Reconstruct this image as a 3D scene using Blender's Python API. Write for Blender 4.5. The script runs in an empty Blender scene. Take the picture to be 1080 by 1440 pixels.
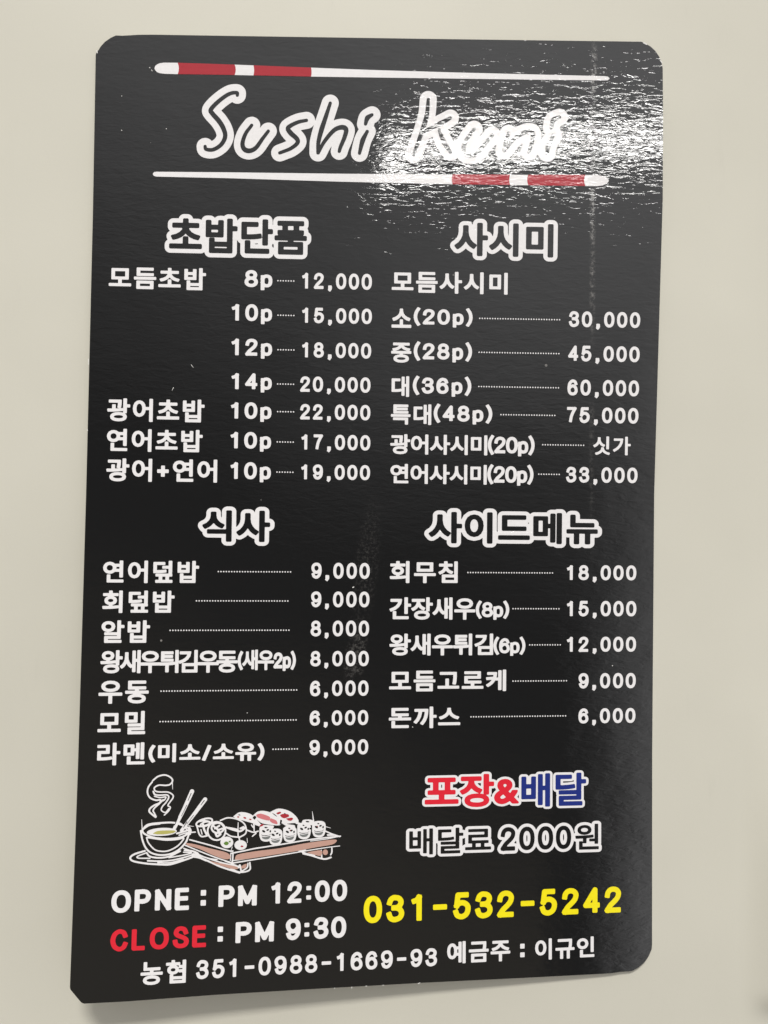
import bpy, math
import numpy as np
from mathutils import Matrix, Vector, geometry

S = bpy.context.scene
COL = S.collection

# ------------------------------------------------------------------ camera, light, exposure
F = 1082.0 / 1440.0                     # focal length in picture heights
CW, CH = .2, .3298                      # card width and height (m)
POSE = (-.0189, -.0592, .0095, -.0027, -.0022, .2705)   # card -> camera
LIFT_T, LIFT_B, TWIST, BOW = .0021, .0035, -.0053, .0004
WALL = (-.0033, .0168, .0035)         # wall plane behind the card: height at the middle, slopes along x and y

CARD_HEIGHT = 1.45


def rotvec(w):
    w = np.array(w, float); th = np.linalg.norm(w) + 1e-12; k = w / th
    K = np.array([[0, -k[2], k[1]], [k[2], 0, -k[0]], [-k[1], k[0], 0]])
    return np.eye(3) + math.sin(th) * K + (1 - math.cos(th)) * K @ K


RM = rotvec(POSE[:3]); TV = np.array(POSE[3:])
# root of the card: local x right, y up, z out of the wall
ROOT = Matrix.Translation((0, 0, CARD_HEIGHT)) @ Matrix.Rotation(math.pi / 2, 4, 'X')
cam_c = -RM.T @ TV                      # camera centre, card frame (x right, y down, z into wall)
flip = np.diag([1., -1., -1.])
loc = flip @ cam_c
axes = flip @ RM.T @ flip               # camera axes (blender convention) in local frame
M = Matrix.Identity(4)
for i in range(3):
    for j in range(3):
        M[i][j] = axes[i, j]
    M[i][3] = loc[i]
cd = bpy.data.cameras.new('camera')
cam = bpy.data.objects.new('camera', cd); COL.objects.link(cam)
cam.matrix_world = ROOT @ M
cd.sensor_fit = 'VERTICAL'; cd.sensor_height = 36; cd.sensor_width = 27
cd.lens = F * 36
cd.clip_start = .01; cd.clip_end = 60
S.camera = cam

# dim room all round: paler towards the ceiling and the right, dark low in front
world = bpy.data.worlds.new('World'); S.world = world; world.use_nodes = True
wn = world.node_tree; wn.nodes.clear()
def wnode(t, **k):
    n = wn.nodes.new(t)
    for a, b in k.items(): setattr(n, a, b)
    return n
tc = wnode('ShaderNodeTexCoord'); sp = wnode('ShaderNodeSeparateXYZ')
wn.links.new(tc.outputs['Generated'], sp.inputs[0])
def wm(op, p, q, r=None, clamp=False):
    n = wnode('ShaderNodeMath', operation=op); n.use_clamp = clamp
    for i_, v_ in enumerate((p, q, r)):
        if v_ is None: continue
        if isinstance(v_, (int, float)): n.inputs[i_].default_value = v_
        else: wn.links.new(v_, n.inputs[i_])
    return n.outputs[0]
WX, WZ = sp.outputs['X'], sp.outputs['Z']
nz = wnode('ShaderNodeTexNoise'); nz.inputs['Scale'].default_value = 3.2; nz.inputs['Detail'].default_value = 1.0
wn.links.new(tc.outputs['Generated'], nz.inputs['Vector'])
t_ = wm('MULTIPLY_ADD', WX, .55, WZ)
t_ = wm('MULTIPLY_ADD', wm('MAXIMUM', wm('SUBTRACT', WX, .30), 0.), 1.5, t_)
t_ = wm('MULTIPLY_ADD', wm('MULTIPLY', wm('MAXIMUM', wm('SUBTRACT', WX, .30), 0.), wm('MAXIMUM', wm('MULTIPLY', WZ, -1.), 0.)), 10., t_)   # bright patch added low on the right to lighten the card's reflection
t_ = wm('ADD', t_, wm('MULTIPLY_ADD', nz.outputs['Fac'], .16, -.08))
ra = wnode('ShaderNodeMapRange')
for k_, v_ in zip((1, 2, 3, 4), (-.5, 1.0, 0., 1.)): ra.inputs[k_].default_value = v_
wn.links.new(t_, ra.inputs[0])
rp = wnode('ShaderNodeValToRGB'); cr = rp.color_ramp
WORLD_STOPS = [(-.5, .36), (-.3, .32), (-.1, .11), (.0, .12), (.16, .42), (.30, .95), (.42, 1.4), (.55, 1.9), (.7, 1.2), (1., .8)]
while len(cr.elements) < len(WORLD_STOPS): cr.elements.new(.5)
for e_, (p_, v_) in zip(cr.elements, WORLD_STOPS):
    e_.position = (p_ + .5) / 1.5; e_.color = (v_, v_ * (.90 if p_ < -.2 else .995), v_ * (.74 if p_ < -.2 else 1.), 1)
wn.links.new(ra.outputs[0], rp.inputs[0])
bg = wnode('ShaderNodeBackground'); bg.inputs['Strength'].default_value = .66
wo = wnode('ShaderNodeOutputWorld')
wn.links.new(rp.outputs[0], bg.inputs[0]); wn.links.new(bg.outputs[0], wo.inputs[0])

S.view_settings.view_transform = 'Standard'; S.view_settings.look = 'None'
S.view_settings.exposure = 0; S.view_settings.gamma = 1; S.view_settings.use_curve_mapping = False
S.render.engine = 'CYCLES'
S.cycles.max_bounces = 5; S.cycles.use_denoising = True


# ------------------------------------------------------------------ the card's own surface
def lift(x, y):                         # card frame (y down), metres out of the card plane
    t = 2 * y / CH; s = 2 * x / CW
    return np.where(t < 0, LIFT_T, LIFT_B) * t * t + TWIST * s * t + BOW * s * s


def project(x, y, h=0.):                # card point -> photo pixel (1080 x 1440)
    X = np.stack([x, y, -(lift(x, y) + h)], -1)
    q = X @ RM.T + TV
    return q[..., 0] / q[..., 2] * 1082 + 540, q[..., 1] / q[..., 2] * 1082 + 720


def inv(u, v):                          # photo pixel -> card point on the curled sheet
    u = np.asarray(u, float); v = np.asarray(v, float)
    x = (u - 528) / 4000.; y = (v - 722) / 4000.
    e = 1e-5
    for _ in range(12):
        a, b = project(x, y)
        a1, b1 = project(x + e, y); a2, b2 = project(x, y + e)
        j11 = (a1 - a) / e; j21 = (b1 - b) / e; j12 = (a2 - a) / e; j22 = (b2 - b) / e
        du = u - a; dv = v - b; det = j11 * j22 - j12 * j21
        x = x + (j22 * du - j12 * dv) / det
        y = y + (-j21 * du + j11 * dv) / det
    return x, y


def local(x, y, h):                     # card point -> local coords of the card's root
    return np.stack([x, -y, lift(x, y) + h], -1)


# ------------------------------------------------------------------ lamps
def area(name, pos, target, sx, sy, watt, col, roll=None):
    l = bpy.data.lights.new(name, 'AREA'); l.shape = 'RECTANGLE'; l.size = sx; l.size_y = sy
    l.energy = watt; l.color = col
    o = bpy.data.objects.new(name, l); COL.objects.link(o)
    z = (Vector(pos) - Vector(target)).normalized()
    x = Vector(roll if roll else (1, 0, 0)); x = (x - z * x.dot(z)).normalized()
    y = z.cross(x)
    R = Matrix((x, y, z)).transposed().to_4x4()
    o.matrix_world = Matrix.Translation(pos) @ R
    return o


def mirror_ray(u, v):                   # where the sheet mirrors the camera's ray through a pixel
    x, y = inv(u, v); e = 1e-4
    p0 = local(x, y, 0.)
    n = np.cross(local(x + e, y, 0.) - p0, local(x, y - e, 0.) - p0); n /= np.linalg.norm(n)
    d = p0 - loc; d /= np.linalg.norm(d)
    r = d - 2 * d.dot(n) * n
    R3 = np.array(ROOT.to_3x3())
    return Vector(ROOT @ Vector(p0)), Vector(R3 @ r)


def at_height(u, v, z):
    p, r = mirror_ray(u, v)
    return p + r * ((z - p.z) / r.z)


# the ceiling tube that glints on the card: its ends come from the glint's two ends
TZ = CARD_HEIGHT + 1.9
A, B = at_height(535, 236, TZ), at_height(1010, 166, TZ)
mid = (A + B) / 2
TUBE = area('ceiling_tube', mid, mid - Vector((0, -.6, 1)), (B - A).length, .105, 10.5 * (B - A).length, (1, .98, .95), (B - A))
# the ceiling panel overhead that throws the shadow under the card's lower edge
KEY = area('ceiling_panel', (-.40, -4.4, CARD_HEIGHT + 5.2), (0, 0, CARD_HEIGHT), 1.8, .80, 390, (1, .97, .91))


# ------------------------------------------------------------------ materials
def nodes_of(name):
    m = bpy.data.materials.new(name); m.use_nodes = True
    nt = m.node_tree; return m, nt, nt.nodes['Principled BSDF']


def add(nt, t, **k):
    n = nt.nodes.new(t)
    for a, b in k.items(): setattr(n, a, b)
    return n


def math_n(nt, op, a, b=None, c=None, clamp=False):
    n = add(nt, 'ShaderNodeMath', operation=op); n.use_clamp = clamp
    for i, v in enumerate((a, b, c)):
        if v is None: continue
        if isinstance(v, (int, float)): n.inputs[i].default_value = v
        else: nt.links.new(v, n.inputs[i])
    return n.outputs[0]


def laminate(nt, bs):
    """glossy film over the print: fine ripples running across, broad slow waves"""
    co = add(nt, 'ShaderNodeTexCoord')
    mp = add(nt, 'ShaderNodeMapping'); mp.inputs['Scale'].default_value = (200, 620, 200)
    mp.inputs['Rotation'].default_value = (0, 0, math.radians(-4))
    nt.links.new(co.outputs['Object'], mp.inputs[0])
    n1 = add(nt, 'ShaderNodeTexNoise'); n1.inputs['Scale'].default_value = 1; n1.inputs['Detail'].default_value = 2.8
    n1.inputs['Roughness'].default_value = .55; n1.inputs['Distortion'].default_value = .6
    nt.links.new(mp.outputs[0], n1.inputs['Vector'])
    n2 = add(nt, 'ShaderNodeTexNoise'); n2.inputs['Scale'].default_value = 45; n2.inputs['Detail'].default_value = 2
    nt.links.new(co.outputs['Object'], n2.inputs['Vector'])
    b1 = add(nt, 'ShaderNodeBump'); b1.inputs['Strength'].default_value = 1; b1.inputs['Distance'].default_value = .000038
    nt.links.new(n1.outputs['Fac'], b1.inputs['Height'])
    b2 = add(nt, 'ShaderNodeBump'); b2.inputs['Strength'].default_value = 1; b2.inputs['Distance'].default_value = .00012
    nt.links.new(n2.outputs['Fac'], b2.inputs['Height']); nt.links.new(b1.outputs[0], b2.inputs['Normal'])
    nt.links.new(b2.outputs[0], bs.inputs['Normal'])
    bs.inputs['Roughness'].default_value = .033
    bs.inputs['Specular IOR Level'].default_value = .78
    return co


def ink(name, col):
    m, nt, bs = nodes_of(name)
    co = laminate(nt, bs)
    if max(col) > .05:                  # the coloured inks lie a little duller than the bare film
        bs.inputs['Specular IOR Level'].default_value = .36; bs.inputs['Roughness'].default_value = .075
    n = add(nt, 'ShaderNodeTexNoise'); n.inputs['Scale'].default_value = 900; n.inputs['Detail'].default_value = 2
    nt.links.new(co.outputs['Object'], n.inputs['Vector'])
    mixn = add(nt, 'ShaderNodeMix', data_type='RGBA')
    nt.links.new(n.outputs['Fac'], mixn.inputs['Factor'])
    mixn.inputs['A'].default_value = (*[c * .93 for c in col], 1); mixn.inputs['B'].default_value = (*[min(1, c * 1.05) for c in col], 1)
    nt.links.new(mixn.outputs['Result'], bs.inputs['Base Color'])
    return m


WHITE = ink('white_print', (.84, .825, .84))
BLACK = ink('black_print', (.0085, .0085, .0088))
DRED = ink('red_print', (.41, .032, .045))
RED = ink('bright_red_print', (.74, .025, .045))
BLUE = ink('blue_print', (.02, .035, .22))
YELLOW = ink('yellow_print', (.93, .80, .015))
BROWN = ink('brown_print', (.55, .33, .27))
PINK = ink('pink_print', (.65, .20, .22))
GREEN = ink('green_print', (.13, .24, .05))
GREY = ink('grey_print', (.20, .21, .21))
SOUP = ink('soup_print', (.48, .45, .14))

# the black sheet, with its crease, scuffs and dust
SHEET, nt, bs = nodes_of('black_laminate')
co = laminate(nt, bs)
sx = add(nt, 'ShaderNodeSeparateXYZ'); nt.links.new(co.outputs['Object'], sx.inputs[0])
OX, OY = sx.outputs['X'], sx.outputs['Y']
def band(x0, y0, x1, y1, width):        # 1 near the photo line, 0 away from it
    ax, ay = inv(x0, y0); bx_, by_ = inv(x1, y1); ay, by_ = -ay, -by_
    k = (bx_ - ax) / (by_ - ay)
    xl = math_n(nt, 'MULTIPLY_ADD', OY, float(k), float(ax - k * ay))
    d = math_n(nt, 'ABSOLUTE', math_n(nt, 'SUBTRACT', OX, xl))
    return math_n(nt, 'SUBTRACT', 1., math_n(nt, 'DIVIDE', d, width), clamp=True), float(ay), float(by_)
def noise(scale, detail=3, rough=.6, vec=None):
    n = add(nt, 'ShaderNodeTexNoise'); n.inputs['Scale'].default_value = scale; n.inputs['Detail'].default_value = detail
    n.inputs['Roughness'].default_value = rough
    nt.links.new(vec if vec else co.outputs['Object'], n.inputs['Vector']); return n.outputs['Fac']
def step(v, lo, hi):
    r = add(nt, 'ShaderNodeMapRange'); r.interpolation_type = 'SMOOTHSTEP'
    r.inputs[1].default_value = lo; r.inputs[2].default_value = hi
    nt.links.new(v, r.inputs[0]); return r.outputs[0]
bl, yt, yb = band(835.5, 56, 832, 640, .0013)
fade = step(OY, yb - .004, yb + .12); low = step(OY, yb - .05, yb + .01)
crease = math_n(nt, 'MULTIPLY', math_n(nt, 'MULTIPLY', bl, step(noise(700, 4, .7), .42, .66)),
                math_n(nt, 'MULTIPLY', step(noise(70, 1), .32, .62), math_n(nt, 'MULTIPLY', low, math_n(nt, 'MULTIPLY_ADD', fade, .75, .25))))
def blot(u, v, ru, rv, tilt=0):
    cx_, cy_ = inv(u, v); cy_ = -cy_
    dx = math_n(nt, 'SUBTRACT', OX, float(cx_)); dy = math_n(nt, 'SUBTRACT', OY, float(cy_))
    dx = math_n(nt, 'MULTIPLY_ADD', dy, -tilt, dx)
    q = math_n(nt, 'ADD', math_n(nt, 'POWER', math_n(nt, 'DIVIDE', dx, ru / 4000.), 2.),
               math_n(nt, 'POWER', math_n(nt, 'DIVIDE', dy, rv / 4000.), 2.))
    return math_n(nt, 'SUBTRACT', 1., q, clamp=True)
sc = math_n(nt, 'ADD', blot(500, 915, 16, 45, .25), math_n(nt, 'ADD', math_n(nt, 'MULTIPLY', blot(515, 800, 20, 110, .1), .45), blot(499, 942, 14, 14)), clamp=True)
scuff = math_n(nt, 'MULTIPLY', math_n(nt, 'MULTIPLY', sc, step(noise(900, 5, .75), .45, .8)), .34)
vo = add(nt, 'ShaderNodeTexVoronoi'); vo.inputs['Scale'].default_value = 150; vo.inputs['Randomness'].default_value = 1
nt.links.new(co.outputs['Object'], vo.inputs['Vector'])
sv = add(nt, 'ShaderNodeSeparateColor'); nt.links.new(vo.outputs['Color'], sv.inputs[0])
rad = math_n(nt, 'MULTIPLY', step(sv.outputs[0], .93, 1.), .075)
dust = math_n(nt, 'MULTIPLY', math_n(nt, 'LESS_THAN', vo.outputs['Distance'], rad), math_n(nt, 'MULTIPLY_ADD', sv.outputs[1], .45, .10))
wear = math_n(nt, 'MAXIMUM', math_n(nt, 'MAXIMUM', math_n(nt, 'MULTIPLY', crease, .5), scuff), dust, clamp=True)
mixn = add(nt, 'ShaderNodeMix', data_type='RGBA')
nt.links.new(wear, mixn.inputs['Factor'])
mixn.inputs['A'].default_value = (.0085, .0085, .0088, 1); mixn.inputs['B'].default_value = (.42, .40, .38, 1)
nt.links.new(mixn.outputs['Result'], bs.inputs['Base Color'])
nt.links.new(math_n(nt, 'MULTIPLY_ADD', wear, .5, .033), bs.inputs['Roughness'])

RIM, nt, bs = nodes_of('sheet_rim')
n_ = add(nt, 'ShaderNodeTexNoise'); n_.inputs['Scale'].default_value = 260; n_.inputs['Detail'].default_value = 4
co = add(nt, 'ShaderNodeTexCoord'); nt.links.new(co.outputs['Object'], n_.inputs['Vector'])
cr_ = add(nt, 'ShaderNodeValToRGB'); cr_.color_ramp.elements[0].color = (.40, .39, .34, 1); cr_.color_ramp.elements[1].color = (.70, .68, .62, 1)
cr_.color_ramp.elements[0].position = .4; cr_.color_ramp.elements[1].position = .7
nt.links.new(n_.outputs['Fac'], cr_.inputs[0]); nt.links.new(cr_.outputs[0], bs.inputs['Base Color'])
bs.inputs['Roughness'].default_value = .5

CHIP, nt, bs = nodes_of('bare_paper'); bs.inputs['Base Color'].default_value = (.85, .84, .82, 1); bs.inputs['Roughness'].default_value = .6
n_ = add(nt, 'ShaderNodeTexNoise'); n_.inputs['Scale'].default_value = 1500
b_ = add(nt, 'ShaderNodeBump'); b_.inputs['Distance'].default_value = .0001; nt.links.new(n_.outputs['Fac'], b_.inputs['Height']); nt.links.new(b_.outputs[0], bs.inputs['Normal'])

# cream painted metal behind
PAINT, nt, bs = nodes_of('cream_paint')
co = add(nt, 'ShaderNodeTexCoord')
n1 = noise(9, 3); n2 = noise(1400, 2)
cr_ = add(nt, 'ShaderNodeValToRGB')
cr_.color_ramp.elements[0].color = (.595, .578, .505, 1); cr_.color_ramp.elements[1].color = (.640, .622, .545, 1)
cr_.color_ramp.elements[0].position = .3; cr_.color_ramp.elements[1].position = .7
nt.links.new(n1, cr_.inputs[0])
vo = add(nt, 'ShaderNodeTexVoronoi'); vo.inputs['Scale'].default_value = 34
nt.links.new(co.outputs['Object'], vo.inputs['Vector'])
sv = add(nt, 'ShaderNodeSeparateColor'); nt.links.new(vo.outputs['Color'], sv.inputs[0])
spot = math_n(nt, 'LESS_THAN', vo.outputs['Distance'], math_n(nt, 'MULTIPLY', step(sv.outputs[0], .72, 1.), .020))
mixn = add(nt, 'ShaderNodeMix', data_type='RGBA'); nt.links.new(math_n(nt, 'MULTIPLY', spot, .6), mixn.inputs['Factor'])
g3 = add(nt, 'ShaderNodeMix', data_type='RGBA', blend_type='MULTIPLY'); g3.inputs['Factor'].default_value = 1
nt.links.new(cr_.outputs[0], g3.inputs['A'])
mp = add(nt, 'ShaderNodeMapping'); mp.inputs['Scale'].default_value = (60, 14, 20); mp.inputs['Rotation'].default_value = (0, 0, .5)
nt.links.new(co.outputs['Object'], mp.inputs[0])
rub = step(noise(1., 5, .7, mp.outputs[0]), .60, .78)
gv = math_n(nt, 'ADD', math_n(nt, 'MULTIPLY_ADD', noise(2600, 2, .8), .07, .955), math_n(nt, 'MULTIPLY', rub, -.035))
cg = add(nt, 'ShaderNodeCombineColor')
for k_ in range(3): nt.links.new(gv, cg.inputs[k_])
nt.links.new(cg.outputs[0], g3.inputs['B'])
nt.links.new(g3.outputs['Result'], mixn.inputs['A']); mixn.inputs['B'].default_value = (.16, .14, .10, 1)
nt.links.new(mixn.outputs['Result'], bs.inputs['Base Color'])
b_ = add(nt, 'ShaderNodeBump'); b_.inputs['Distance'].default_value = .00002; b_.inputs['Strength'].default_value = .6
nt.links.new(n2, b_.inputs['Height']); nt.links.new(b_.outputs[0], bs.inputs['Normal'])
bs.inputs['Roughness'].default_value = .55; bs.inputs['Specular IOR Level'].default_value = .35


# ------------------------------------------------------------------ mesh helpers
def mesh_obj(name, verts, faces, mats, parent=None, midx=None, smooth=False):
    me = bpy.data.meshes.new(name)
    me.from_pydata([tuple(map(float, v)) for v in verts], [], faces)
    for m in (mats if isinstance(mats, list) else [mats]): me.materials.append(m)
    if midx is not None: me.polygons.foreach_set('material_index', midx)
    if smooth: me.polygons.foreach_set('use_smooth', [True] * len(me.polygons))
    me.update()
    o = bpy.data.objects.new(name, me); COL.objects.link(o)
    if parent: o.parent = parent
    return o


def contours(val, x0, y0, h):
    """closed loops of val == 0 (inside negative) on a grid with step h"""
    ny, nx = val.shape
    ins = val < 0
    code = (ins[:-1, :-1] * 1 + ins[:-1, 1:] * 2 + ins[1:, 1:] * 4 + ins[1:, :-1] * 8)
    nxt = {}; pts = {}
    def ep(e):
        if e in pts: return
        k, j, i = e
        a = val[j, i]; b = val[j, i + 1] if k == 0 else val[j + 1, i]
        t = a / (a - b)
        pts[e] = (x0 + h * (i + t), y0 + h * j) if k == 0 else (x0 + h * i, y0 + h * (j + t))
    T = {1: [(3, 0)], 2: [(0, 1)], 3: [(3, 1)], 4: [(1, 2)], 5: [(3, 0), (1, 2)], 6: [(0, 2)], 7: [(3, 2)],
         8: [(2, 3)], 9: [(2, 0)], 10: [(0, 1), (2, 3)], 11: [(2, 1)], 12: [(1, 3)], 13: [(1, 0)], 14: [(0, 3)]}
    for j, i in zip(*np.nonzero((code > 0) & (code < 15))):
        E = ((0, j, i), (1, j, i + 1), (0, j + 1, i), (1, j, i))
        for a, b in T[int(code[j, i])]:
            ep(E[a]); ep(E[b]); nxt[E[a]] = E[b]
    loops = []
    while nxt:
        s, e = nxt.popitem(); lp = [s]
        while e in nxt:
            lp.append(e); e = nxt.pop(e)
        if len(lp) > 3: loops.append(np.array([pts[q] for q in lp]))
    return loops


def simplify(P, tol):
    n = len(P)
    keep = np.zeros(n, bool); far = int(np.argmax(((P - P[0]) ** 2).sum(1)))
    Q = np.vstack([P, P[:1]]); keep[0] = keep[far] = True
    st = [(0, far), (far, n)]
    while st:
        a, b = st.pop()
        if b - a < 2: continue
        d = Q[b] - Q[a]; L = math.hypot(*d) + 1e-15
        dist = np.abs((Q[a + 1:b, 0] - Q[a, 0]) * d[1] - (Q[a + 1:b, 1] - Q[a, 1]) * d[0]) / L
        k = int(np.argmax(dist))
        if dist[k] > tol:
            k += a + 1; keep[k % n] = True; st += [(a, k), (k, b)]
    return P[keep]


def in_poly(p, P):
    Q = np.roll(P, -1, 0); up = (P[:, 1] > p[1]) != (Q[:, 1] > p[1])
    with np.errstate(divide='ignore', invalid='ignore'):
        xi = (Q[:, 0] - P[:, 0]) * (p[1] - P[:, 1]) / (Q[:, 1] - P[:, 1]) + P[:, 0]
    return bool((up & (p[0] < xi)).sum() % 2)


def fill(loops):
    """triangulate loops (even-odd): each outer loop with the holes straight inside it"""
    depth = [sum(in_poly(l[0], m) for k, m in enumerate(loops) if k != i) for i, l in enumerate(loops)]
    Vs, Fs, base = [], [], 0
    for i, l in enumerate(loops):
        if depth[i] % 2: continue
        grp = [l] + [m for k, m in enumerate(loops) if depth[k] == depth[i] + 1 and in_poly(m[0], l)]
        V = np.vstack(grp); K = 1. / max(1e-9, np.ptp(V, 0).max())
        for a, b, c in geometry.tessellate_polygon([[Vector((p[0] * K, p[1] * K, 0)) for p in g] for g in grp]):
            s = (V[b][0] - V[a][0]) * (V[c][1] - V[a][1]) - (V[b][1] - V[a][1]) * (V[c][0] - V[a][0])
            if abs(s) < 1e-15: continue
            Fs.append((a + base, b + base, c + base) if s > 0 else (a + base, c + base, b + base))
        Vs.append(V); base += len(V)
    return np.vstack(Vs), Fs


# ------------------------------------------------------------------ lettering from the built-in font
RES = 64
PADX, PADY = .30, .42
_gl = {}
_cu = bpy.data.curves.new('glyph', 'FONT'); _cu.resolution_u = 4; _cu.fill_mode = 'NONE'
_go = bpy.data.objects.new('glyph', _cu); COL.objects.link(_go)


def adv(s):
    _cu.body = s + 'II'; m = _go.to_mesh(); a = max(v.co.x for v in m.vertices); _go.to_mesh_clear()
    _cu.body = 'II'; m = _go.to_mesh(); b = max(v.co.x for v in m.vertices); _go.to_mesh_clear()
    return a - b


def glyph(ch):
    """signed distance field of one glyph (em units), its window origin, advance, ink box"""
    if ch in _gl: return _gl[ch]
    if ch in STROKES:
        _gl[ch] = drawn_glyph(ch); return _gl[ch]
    a = adv(ch)
    if ch == ' ':
        _gl[ch] = (None, 0, a, None); return _gl[ch]
    _cu.body = ch; m = _go.to_mesh()
    P = np.array([v.co[:2] for v in m.vertices]); E = np.array([e.vertices[:] for e in m.edges]); _go.to_mesh_clear()
    A_, B_ = P[E[:, 0]], P[E[:, 1]]
    nx = int(math.ceil((max(P[:, 0].max(), a) + 2 * PADX) * RES)); ny = int(1.95 * RES)
    gx = -PADX + np.arange(nx) / RES; gy = -PADY + np.arange(ny) / RES
    X, Y = np.meshgrid(gx, gy); X = X.ravel()[:, None]; Y = Y.ravel()[:, None]
    d = B_ - A_; L2 = (d ** 2).sum(1) + 1e-18
    t = np.clip(((X - A_[:, 0]) * d[:, 0] + (Y - A_[:, 1]) * d[:, 1]) / L2, 0, 1)
    dist = np.sqrt(((X - A_[:, 0] - t * d[:, 0]) ** 2 + (Y - A_[:, 1] - t * d[:, 1]) ** 2).min(1))
    up = (A_[:, 1] <= Y) & (B_[:, 1] > Y); dn = (A_[:, 1] > Y) & (B_[:, 1] <= Y)
    side = (d[:, 0] * (Y - A_[:, 1]) - d[:, 1] * (X - A_[:, 0]))
    wnd = (up & (side > 0)).sum(1) - (dn & (side < 0)).sum(1)
    sd = np.where(wnd != 0, -dist, dist).reshape(ny, nx)
    _gl[ch] = (sd, nx, a, (P[:, 0].min(), P[:, 0].max(), P[:, 1].min(), P[:, 1].max()))
    return _gl[ch]


def smooth_path(pts, n=8):
    P = np.array(pts, float)
    if len(P) < 3: return P
    Q = np.vstack([2 * P[0] - P[1], P, 2 * P[-1] - P[-2]]); out = []
    for i in range(1, len(Q) - 2):
        for t in np.arange(n) / n:
            a, b, c, d = Q[i - 1], Q[i], Q[i + 1], Q[i + 2]
            out.append(.5 * (2 * b + (c - a) * t + (2 * a - 5 * b + 4 * c - d) * t * t + (3 * b - a - 3 * c + d) * t ** 3))
    out.append(Q[-2]); return np.array(out)


R0 = .045                               # half stroke of the drawn digits and capitals (em)
def _oval(cx_, cy_, rx, ry, n=36, e=2.25):
    t = np.linspace(0, 2 * math.pi, n + 1); c, q = np.cos(t), np.sin(t)
    return np.stack([cx_ + rx * np.sign(c) * np.abs(c) ** (2 / e), cy_ + ry * np.sign(q) * np.abs(q) ** (2 / e)], 1)
def _c(*p): return smooth_path(p, 6)    # curve
def _l(*p): return np.array(p, float)   # straight run
_six = ((.555, .78), (.49, .93), (.33, 1), (.18, .95), (.05, .78), (.0, .5), (.03, .2), (.14, .04), (.3, 0), (.46, .04), (.57, .17), (.58, .33), (.52, .5), (.4, .6), (.28, .62), (.14, .56), (.03, .42))
STROKES = {
    '0': ([_oval(.3, .5, .3, .5)], .6), '1': ([_l((.34, .98), (.34, 0)), _c((.1, .80), (.23, .85), (.335, .98))], .6),
    '2': ([_c((.02, .70), (.05, .84), (.15, .96), (.30, 1), (.46, .96), (.555, .85), (.56, .72), (.5, .57), (.36, .41), (.16, .22), (.02, 0)), _l((.02, 0), (.57, 0))], .6),
    '3': ([_c((.03, .76), (.08, .90), (.19, .99), (.31, 1), (.46, .96), (.55, .85), (.55, .72), (.47, .59), (.34, .535), (.22, .53)),
           _c((.22, .53), (.36, .525), (.5, .46), (.58, .34), (.58, .2), (.5, .07), (.34, 0), (.2, .0), (.07, .08), (.01, .24))], .6),
    '4': ([_l((.45, .02), (.45, 1), (0, .27), (.58, .27))], .6),
    '5': ([_l((.51, 1), (.11, 1), (.05, .50)), _c((.05, .5), (.15, .6), (.3, .64), (.45, .6), (.57, .47), (.58, .28), (.5, .1), (.34, 0), (.2, 0), (.07, .07), (.01, .22))], .6),
    '6': ([_c(*_six)], .6), '9': ([_c(*[(.6 - a, 1 - b) for a, b in _six])], .6),
    '7': ([_l((.04, 1), (.57, 1)), _c((.57, 1), (.42, .72), (.29, .4), (.22, .03))], .6),
    '8': ([_oval(.3, .765, .25, .235, 30, 2.1), _oval(.3, .265, .3, .265, 30, 2.1)], .6),
    ',': ([_l((.09, .05), (.17, .05)), _l((.09, .0), (.17, .0)), _c((.17, .03), (.17, -.07), (.10, -.17))], .28),
    '(': ([_c((.2, 1.12), (.06, .85), (0, .5), (.06, .15), (.2, -.12))], .2), ')': ([_c((0, 1.12), (.14, .85), (.2, .5), (.14, .15), (0, -.12))], .2),
    'p': ([_l((.02, .66), (.02, -.22)), _c((.02, .50), (.1, .64), (.27, .7), (.43, .64), (.5, .48), (.5, .23), (.43, .06), (.27, 0), (.1, .06), (.02, .2))], .52),
    '-': ([_l((.06, .48), (.5, .48))], .56), ':': ([_l((.05, y_), (.11, y_)) for y_ in (0, .1, .2, .8, .9, 1)], .16),
    '\u02d0': ([_l((.05, .17), (.10, .17)), _l((.05, .71), (.10, .71))], .15),
    '+': ([_l((.03, .5), (.57, .5)), _l((.3, .78), (.3, .22))], .6), '/': ([_l((.0, -.06), (.36, 1.04))], .4),
    'O': ([_oval(.36, .5, .36, .5)], .72), 'N': ([_l((0, .03), (0, .97)), _l((0, .97), (.56, .03)), _l((.56, .03), (.56, .97))], .56),
    'P': ([_l((0, .03), (0, 1)), _l((0, 1), (.3, 1)), _c((.3, 1), (.46, .96), (.55, .83), (.55, .66), (.46, .51), (.3, .46)), _l((.3, .46), (0, .46))], .58),
    'E': ([_l((.46, 1), (0, 1), (0, 0), (.48, 0)), _l((0, .53), (.43, .53))], .54), 'L': ([_l((0, .97), (0, 0), (.44, 0))], .48),
    'M': ([_l((0, .03), (0, .97)), _l((0, .97), (.35, .14), (.7, .97)), _l((.7, .97), (.7, .03))], .7),
    'C': ([_c((.61, .74), (.54, .91), (.4, .99), (.26, .98), (.08, .82), (0, .5), (.08, .18), (.26, .02), (.4, .01), (.55, .1), (.625, .28))], .64),
    'S': ([_c((.53, .76), (.46, .93), (.3, 1), (.13, .96), (.04, .8), (.08, .65), (.25, .55), (.42, .47), (.55, .36), (.57, .2), (.48, .05), (.3, 0), (.12, .04), (.02, .16), (0, .27))], .58),
}


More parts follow.
